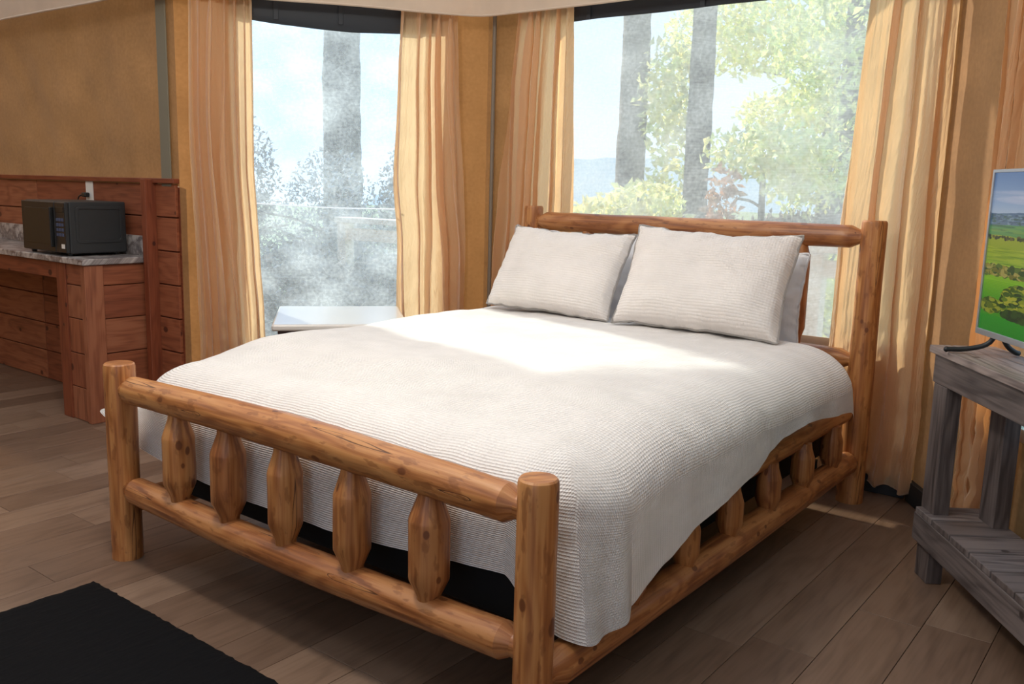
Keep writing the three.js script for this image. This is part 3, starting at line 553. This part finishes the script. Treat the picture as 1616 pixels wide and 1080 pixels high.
// television: the screen shows green hills under a blue sky
{
  const cv = document.createElement('canvas'); cv.width = 1024; cv.height = 576; const c = cv.getContext('2d'), r = rngOf(5);
  let g = c.createLinearGradient(0, 0, 0, 190); g.addColorStop(0, '#5d7cab'); g.addColorStop(0.6, '#93a9c8'); g.addColorStop(1, '#c6ccd2'); c.fillStyle = g; c.fillRect(0, 0, 1024, 576);
  for (let k = 0; k < 50; k++) { c.fillStyle = 'rgba(222,212,222,' + (0.05 + 0.09 * r()) + ')'; c.beginPath(); c.ellipse(120 + r() * 1000, 60 + r() * 50, 120 + r() * 260, 5 + r() * 14, 0.03, 0, 7); c.fill(); }
  const ridge = (y, a, f, s, col0, col1) => { const gg = c.createLinearGradient(0, y - a, 0, y + 90); gg.addColorStop(0, col0); gg.addColorStop(1, col1); c.fillStyle = gg; c.beginPath(); c.moveTo(0, 576); for (let x = 0; x <= 1024; x += 6) c.lineTo(x, y + a * fbm(x * f, s, 1, 4) * 2); c.lineTo(1024, 576); c.fill(); };
  const blobs = (n, x0, x1, y0, y1, rx, ry, cols) => { for (let k = 0; k < n; k++) { c.fillStyle = cols[k % cols.length]; c.beginPath(); c.ellipse(lerp(x0, x1, r()), lerp(y0, y1, r()), rx * (0.5 + r()), ry * (0.5 + r()), 0, 0, 7); c.fill(); } };
  ridge(146, 10, 0.006, 1, '#4d6787', '#5f7c8a'); blobs(420, 0, 1024, 150, 184, 14, 2.2, ['#3f566d', '#768ea0', '#395a55', '#58748a']);
  ridge(184, 8, 0.003, 4, '#4f8c56', '#5f9440'); blobs(60, 0, 1024, 188, 215, 60, 3, ['rgba(40,90,60,.35)', 'rgba(140,170,70,.35)']);
  ridge(226, 9, 0.003, 7, '#9aa52a', '#86a022'); blobs(200, 0, 1024, 228, 238, 9, 4.5, ['#1e3115', '#33441b', '#5a5a2a']);
  ridge(262, 22, 0.002, 11, '#b0b52e', '#7aa31d'); blobs(70, 0, 1024, 270, 330, 90, 3, ['rgba(70,110,10,.3)', 'rgba(200,200,60,.25)']);
  ridge(330, 12, 0.002, 14, '#9cc01e', '#6ca814'); blobs(520, 0, 1024, 336, 366, 20, 8, ['#2c4a12', '#8f852c', '#4f6a1a', '#a3974a', '#6d6a22']); blobs(160, 420, 640, 344, 384, 26, 9, ['#1f3a0e', '#2f5212', '#4a6414']);
  ridge(388, 10, 0.002, 22, '#86bb12', '#3f9312');
  c.lineWidth = 1.4; for (let k = 0; k < 30; k++) { c.strokeStyle = 'rgba(40,95,10,.3)'; c.beginPath(); c.moveTo(0, 392 + k * 5); c.quadraticCurveTo(400, 384 + k * 6.5, 1024, 430 + k * 6); c.stroke(); }
  ridge(520, 7, 0.002, 31, '#2a8f1c', '#1d7a12');
  const leafy = (n, x, y, rx, ry, cols) => { for (let k = 0; k < n; k++) { const a = r() * 6.28, q = Math.sqrt(r()); c.fillStyle = cols[k % cols.length]; c.beginPath(); c.ellipse(x + Math.cos(a) * q * rx, y + Math.sin(a) * q * ry, 14 + r() * 16, 4 + r() * 5, 0, 0, 7); c.fill(); } };
  leafy(260, 70, 480, 70, 24, ['#5a6a14', '#8f9424', '#33500e']); leafy(900, 268, 455, 120, 58, ['#3c5a10', '#86901c', '#5f7a14', '#a3a42a', '#24400c']); leafy(200, 268, 500, 100, 16, ['#1c340a', '#2c4a0e']);
  const pic = new THREE.CanvasTexture(cv); pic.colorSpace = THREE.SRGBColorSpace;
  mk('screen', { color: 0x050505, roughness: 0.25, emissive: 0xffffff, emissiveMap: pic, emissiveIntensity: 0.6 });
  const W = 0.86, Ht = 0.5, b = inFrame(frameC, 0.83, 0.7725, 0.2), t = thing('television', 'flat television on the grey console showing green hills under blue sky', 'television', b.toArray(), frameC.turn);
  const y0 = 0.055;
  part('case', new RoundedBoxGeometry(W, Ht, 0.03, 3, 0.006).translate(W / 2, y0 + Ht / 2, -0.02), M.blackPlastic, t);
  part('bezel', (() => { const s = new THREE.Shape(); s.moveTo(0, 0); s.lineTo(W, 0); s.lineTo(W, Ht); s.lineTo(0, Ht); s.closePath(); const h = new THREE.Path(); h.moveTo(0.008, 0.016); h.lineTo(0.008, Ht - 0.008); h.lineTo(W - 0.008, Ht - 0.008); h.lineTo(W - 0.008, 0.016); h.closePath(); s.holes.push(h); return new THREE.ExtrudeGeometry(s, { depth: 0.006, bevelEnabled: true, bevelSize: 0.001, bevelThickness: 0.001, bevelSegments: 1 }).translate(0, y0, -0.005); })(), M.silver, t);
  part('screen', new THREE.PlaneGeometry(W - 0.016, Ht - 0.024).translate(W / 2, y0 + 0.004 + Ht / 2, -0.003), M.screen, t);
  for (const x of [0.1, W - 0.1]) {
    const c1 = new THREE.CatmullRomCurve3([V(x, y0 + 0.03, -0.02), V(x - 0.01, 0.035, 0.0), V(x - 0.03, 0.012, 0.06), V(x - 0.04, 0.008, 0.11)]), c2 = new THREE.CatmullRomCurve3([V(x, y0 + 0.03, -0.02), V(x + 0.005, 0.03, -0.05), V(x, 0.01, -0.08), V(x - 0.005, 0.008, -0.09)]);
    part('foot', merge([new THREE.TubeGeometry(c1, 14, 0.008, 8), new THREE.TubeGeometry(c2, 14, 0.008, 8), new THREE.SphereGeometry(0.009, 10, 8).translate(x - 0.04, 0.008, 0.11)]), M.blackPlastic, t);
  }
}

// ------------------------------------------------------------------ rug
{
  const t = thing('rug', 'black low-pile floor mat in front of the foot of the bed', 'rug', [0.107, 0, 0.172]);
  const g = grid(120, 80, (a, b) => { const e = Math.min(1, 60 * Math.min(a, 1 - a, b, 1 - b)), x = a * 1.7, z = b * 1.15; return [x + (1 - e) * 0.006 * noise(x * 40, z * 40), 0.002 + 0.009 * e + 0.002 * fbm(x * 40, z * 40, 2, 2), z + (1 - e) * 0.006 * noise(z * 40, x * 40, 3), x, z]; }, true);
  part('pile', g, M.rug, t);
}

// ------------------------------------------------------------------ ceiling lamp over the room
{
  const p = V(0.8, 2.62, 0.35), t = thing('pendant_lamp', 'white globe lamp hanging from the tent roof', 'lamp', p.toArray());
  mk('globe', { rgb: [0.9, 0.86, 0.8], emissive: new THREE.Color(1.0, 0.91, 0.8), emissiveIntensity: 2, roughness: 0.5 });
  part('globe', new THREE.SphereGeometry(0.15, 24, 16), M.globe, t);
  part('cap', new THREE.CylinderGeometry(0.05, 0.07, 0.05, 16).translate(0, 0.165, 0), M.blackMatt, t);
  part('stem', new THREE.CylinderGeometry(0.008, 0.008, 0.3, 8).translate(0, 0.33, 0), M.blackMatt, t);
  const l = new THREE.PointLight(new THREE.Color().setRGB(1.0, 0.91, 0.8), LAMP); l.name = 'lamp_light'; l.castShadow = true; l.shadow.radius = 7; t.add(l);
}

// ------------------------------------------------------------------ outside: deck, railing, ground, trees
{
  const dk = structGroup('deck_floor');
  for (let i = 0; i < 12; i++) part('deck_board', boardAt(-3.6, 3.9, -0.14, -0.11, -3.3 + i * 0.146, -3.16 + i * 0.146, 0.004, i * 0.1, i * 0.3), M.deckWood, dk);
  struct('ground', grid(60, 60, (a, b) => { const x = lerp(-90, 60, a), z = lerp(-140, 12, b), d = Math.max(0, -z - 4); return [x, -0.75 - 0.035 * Math.min(d, 20) + 0.5 * fbm(x * 0.08, z * 0.08, 2, 3) * smoothstep(d, 0, 8), z, x, z]; }, true), M.grassGround);
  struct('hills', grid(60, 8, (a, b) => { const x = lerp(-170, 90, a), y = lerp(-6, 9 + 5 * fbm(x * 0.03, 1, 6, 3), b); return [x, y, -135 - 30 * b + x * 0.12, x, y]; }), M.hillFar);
}
{
  const t = thing('deck_railing', 'pale wooden deck railing with square posts outside the windows', 'railing', [-2.52, -0.11, -3.22]);
  for (const x of [0, 1.82, 3.62]) part('post', boardAt(x - 0.045, x + 0.045, 0, 1.06, -0.045, 0.045, 0.004, x, x), M.deckWood, t);
  part('top_rail', boardAt(-0.05, 6.0, 1.06, 1.1, -0.07, 0.07, 0.004), M.deckWood, t);
  part('rail', boardAt(0.045, 6.0, 0.93, 1.02, -0.02, 0.02, 0.004, 0.1), M.deckWood, t);
  part('rail', boardAt(0.045, 6.0, 0.1, 0.19, -0.02, 0.02, 0.004, 0.2), M.deckWood, t);
}
// foliage: folded leaves
const leafGeo = (() => { const g = geo([0, 0, 0, 0.5, 0.1, 0.12, 1, 0, 0.02, 0.5, 0.1, -0.12 * 3, 0.5, -0.02, -0.12], [0, 0, .5, 1, 1, 0, .5, 0, .5, .5], [0, 1, 4, 1, 2, 4, 0, 4, 3, 4, 2, 3]); return g; })();
function foliage(parent, list, m, seed, size) { // list: [x, y, z, rx, ry, rz, count]
  const n = list.reduce((s, c) => s + c[6], 0), im = new THREE.InstancedMesh(leafGeo, m, n), r = rngOf(seed), o = new THREE.Object3D(), col = new THREE.Color(); let k = 0;
  for (const [x, y, z, rx, ry, rz, c] of list) for (let i = 0; i < c; i++) {
    let a, b, d; do { a = 2 * r() - 1; b = 2 * r() - 1; d = 2 * r() - 1; } while (a * a + b * b + d * d > 1);
    o.position.set(x + a * rx, y + b * ry, z + d * rz); o.rotation.set(r() * 6.28, r() * 6.28, r() * 6.28); o.scale.setScalar(size * (0.6 + 0.8 * r())); o.updateMatrix(); im.setMatrixAt(k, o.matrix);
    const t = 0.7 + 0.6 * r(); im.setColorAt(k, col.setRGB(t * (0.9 + 0.25 * r()), t, t * 0.95)); k++;
  }
  im.name = 'foliage'; im.userData.kind = 'stuff'; im.castShadow = im.receiveShadow = true; parent.add(im); return im;
}
function tree(name, label, [x, y, z], o) {
  const t = thing(name, label, o.cat ?? 'tree', [x, y, z], 0), r = rngOf(o.seed), h = o.h, R = o.r;
  const trunk = log(h, [[0, R * 1.35], [0.3, R * 1.08], [h * 0.5, R * 0.95], [h, R * 0.7]], o.seed, { nu: 16, rough: 2.2, bow: [o.lean ?? 0.05, 0.05] });
  part('trunk', trunk, o.bark ?? M.bark, t);
  for (let i = 0; i < (o.branches ?? 6); i++) {
    const y0 = lerp(h * 0.25, h * 0.9, r()), a = r() * 6.28, L = lerp(0.6, 1.8, r()) * (o.spread ?? 1), p0 = V(0, y0, 0), p1 = V(Math.cos(a) * L * 0.5, y0 + 0.25 * L, Math.sin(a) * L * 0.5), p2 = V(Math.cos(a + 0.3) * L, y0 + 0.35 * L, Math.sin(a + 0.3) * L);
    part('branch', new THREE.TubeGeometry(new THREE.CatmullRomCurve3([p0, p1, p2]), 10, R * 0.13 + 0.008, 6), o.bark ?? M.bark, t);
  }
  if (o.leaves) foliage(t, o.leaves, o.leaf, o.seed + 3, o.size ?? 0.08);
  return t;
}
const G0 = -1.0;
const along = (dx, dz, d) => [2.707 + dx * d, G0, 1.468 + dz * d];
// seen in the large window, from left to right
tree('tree', 'grey tree trunk nearest the left curtain in the large window', along(-0.525, -0.891, 9.5), { seed: 4, h: 7, r: 0.155, branches: 0, spread: 0.5, leaf: M.leafYellow, size: 0.1, leaves: [[0.42, 3.35, 0, 0.3, 0.5, 0.4, 420]] });
tree('tree', 'straight dark trunk standing in the middle of the large window', along(-0.465, -0.938, 9), { seed: 9, h: 7, r: 0.125, lean: 0.02, branches: 0, spread: 0.5, leaf: M.leafYellow, size: 0.1, leaves: [[-0.32, 3.0, 0, 0.26, 0.7, 0.3, 620], [-0.3, 2.3, 0, 0.22, 0.25, 0.3, 120]] });
tree('sapling', 'thin pale sapling with bright leaves between the middle trunk and the right-hand tree', along(-0.402, -0.972, 8.2), { seed: 14, h: 2.6, r: 0.036, bark: M.barkPale, branches: 5, spread: 0.3, leaf: M.leafYellow, size: 0.1, leaves: [[0.05, 2.62, 0, 0.66, 0.24, 0.4, 900], [0.4, 2.35, 0, 0.4, 0.14, 0.3, 260]] });
tree('tree', 'leafy tree nearest the right curtain in the large window', along(-0.335, -1.035, 10.5), { seed: 19, h: 7.5, r: 0.13, branches: 6, spread: 0.6, leaf: M.leafGreen, size: 0.11, leaves: [[-0.25, 3.9, 0, 0.75, 0.7, 0.5, 1300], [-0.3, 2.45, 0.2, 0.6, 0.45, 0.4, 600], [0.3, 3.4, 0.2, 0.5, 1.2, 0.5, 900]] });
tree('tree', 'tall tree with a wide yellow crown behind the others in the large window', along(-0.352, -1.025, 15), { seed: 24, h: 9, r: 0.11, bark: M.barkPale, branches: 3, leaf: M.leafYellow, size: 0.14, leaves: [[-1.0, 4.9, 0.8, 1.7, 0.75, 0.7, 3000], [-0.3, 3.6, 0.4, 1.2, 0.4, 0.6, 1200]] });
tree('dead_bush', 'rusty brown dry bush just right of the dark trunk in the large window', along(-0.443, -0.954, 7.3), { cat: 'bush', seed: 29, h: 2.0, r: 0.02, branches: 10, spread: 0.2, leaf: M.leafRust, leaves: [[0.03, 2.12, 0, 0.13, 0.4, 0.12, 300]], size: 0.08 });
tree('bush', 'sunlit yellow green bush at the left end of the large window', along(-0.535, -0.88, 7.4), { cat: 'bush', seed: 34, h: 1.6, r: 0.03, branches: 8, spread: 0.5, leaf: M.leafYellow, size: 0.1, leaves: [[-0.12, 1.8, 0, 0.5, 0.36, 0.4, 1100], [0.32, 2.05, 0.1, 0.36, 0.28, 0.4, 700]] });
tree('bush', 'green bush at the right end of the large window beside the headboard post', along(-0.325, -1.03, 6.9), { cat: 'bush', seed: 39, h: 1.5, r: 0.03, branches: 6, spread: 0.4, leaf: M.leafGreen, size: 0.1, leaves: [[-0.05, 1.5, 0, 0.4, 0.5, 0.35, 900]] });
tree('bush', 'dim brown undergrowth along the bottom of the large window', along(-0.44, -0.955, 10.8), { cat: 'bush', seed: 69, h: 1.4, r: 0.02, branches: 12, spread: 0.5, leaf: M.leafBrown, size: 0.07, leaves: [[-0.6, 1.6, 0.3, 1.3, 0.55, 0.3, 7000], [0.9, 1.55, -0.4, 1.1, 0.5, 0.3, 7000]] });
// seen in the smaller window
tree('tree', 'wide hazy trunk in the middle of the smaller window', along(-0.778, -0.694, 9.9), { seed: 44, h: 7, r: 0.21, branches: 0 });
tree('bush', 'grey leafless bush on the left in the smaller window', along(-0.865, -0.605, 8.8), { cat: 'bush', seed: 49, h: 2.0, r: 0.02, branches: 26, spread: 0.42, leaf: M.leafDark, leaves: [[-0.1, 1.6, 0, 0.8, 0.8, 0.4, 7000], [0.0, 2.3, 0, 0.7, 0.62, 0.3, 2600]], size: 0.05 });
tree('bush', 'grey leafless bush on the right in the smaller window', along(-0.715, -0.75, 8.2), { cat: 'bush', seed: 54, h: 2.0, r: 0.02, branches: 26, spread: 0.42, leaf: M.leafDark, leaves: [[0, 1.6, 0, 0.62, 0.75, 0.4, 7000], [0.1, 2.2, 0, 0.55, 0.5, 0.3, 2200]], size: 0.05 });
tree('bush', 'pale dry bush in front of the wide trunk in the smaller window', along(-0.79, -0.685, 7.9), { cat: 'bush', seed: 64, h: 2.0, r: 0.02, branches: 16, spread: 0.4, leaf: M.leafPale, leaves: [[0, 1.75, 0, 0.7, 0.8, 0.25, 3600], [0, 1.35, 0, 0.8, 0.5, 0.25, 5000]], size: 0.05 });
tree('bush', 'low dark undergrowth behind the deck railing in the smaller window', along(-0.79, -0.68, 6.9), { cat: 'bush', seed: 59, h: 1.2, r: 0.02, branches: 14, spread: 0.4, leaf: M.leafDark, leaves: [[-0.3, 1.2, 0.1, 1.0, 0.55, 0.3, 9000], [0.5, 1.2, -0.3, 0.9, 0.5, 0.3, 7000]], size: 0.055 });

scene.updateMatrixWorld(true);
renderer.render(scene, camera);
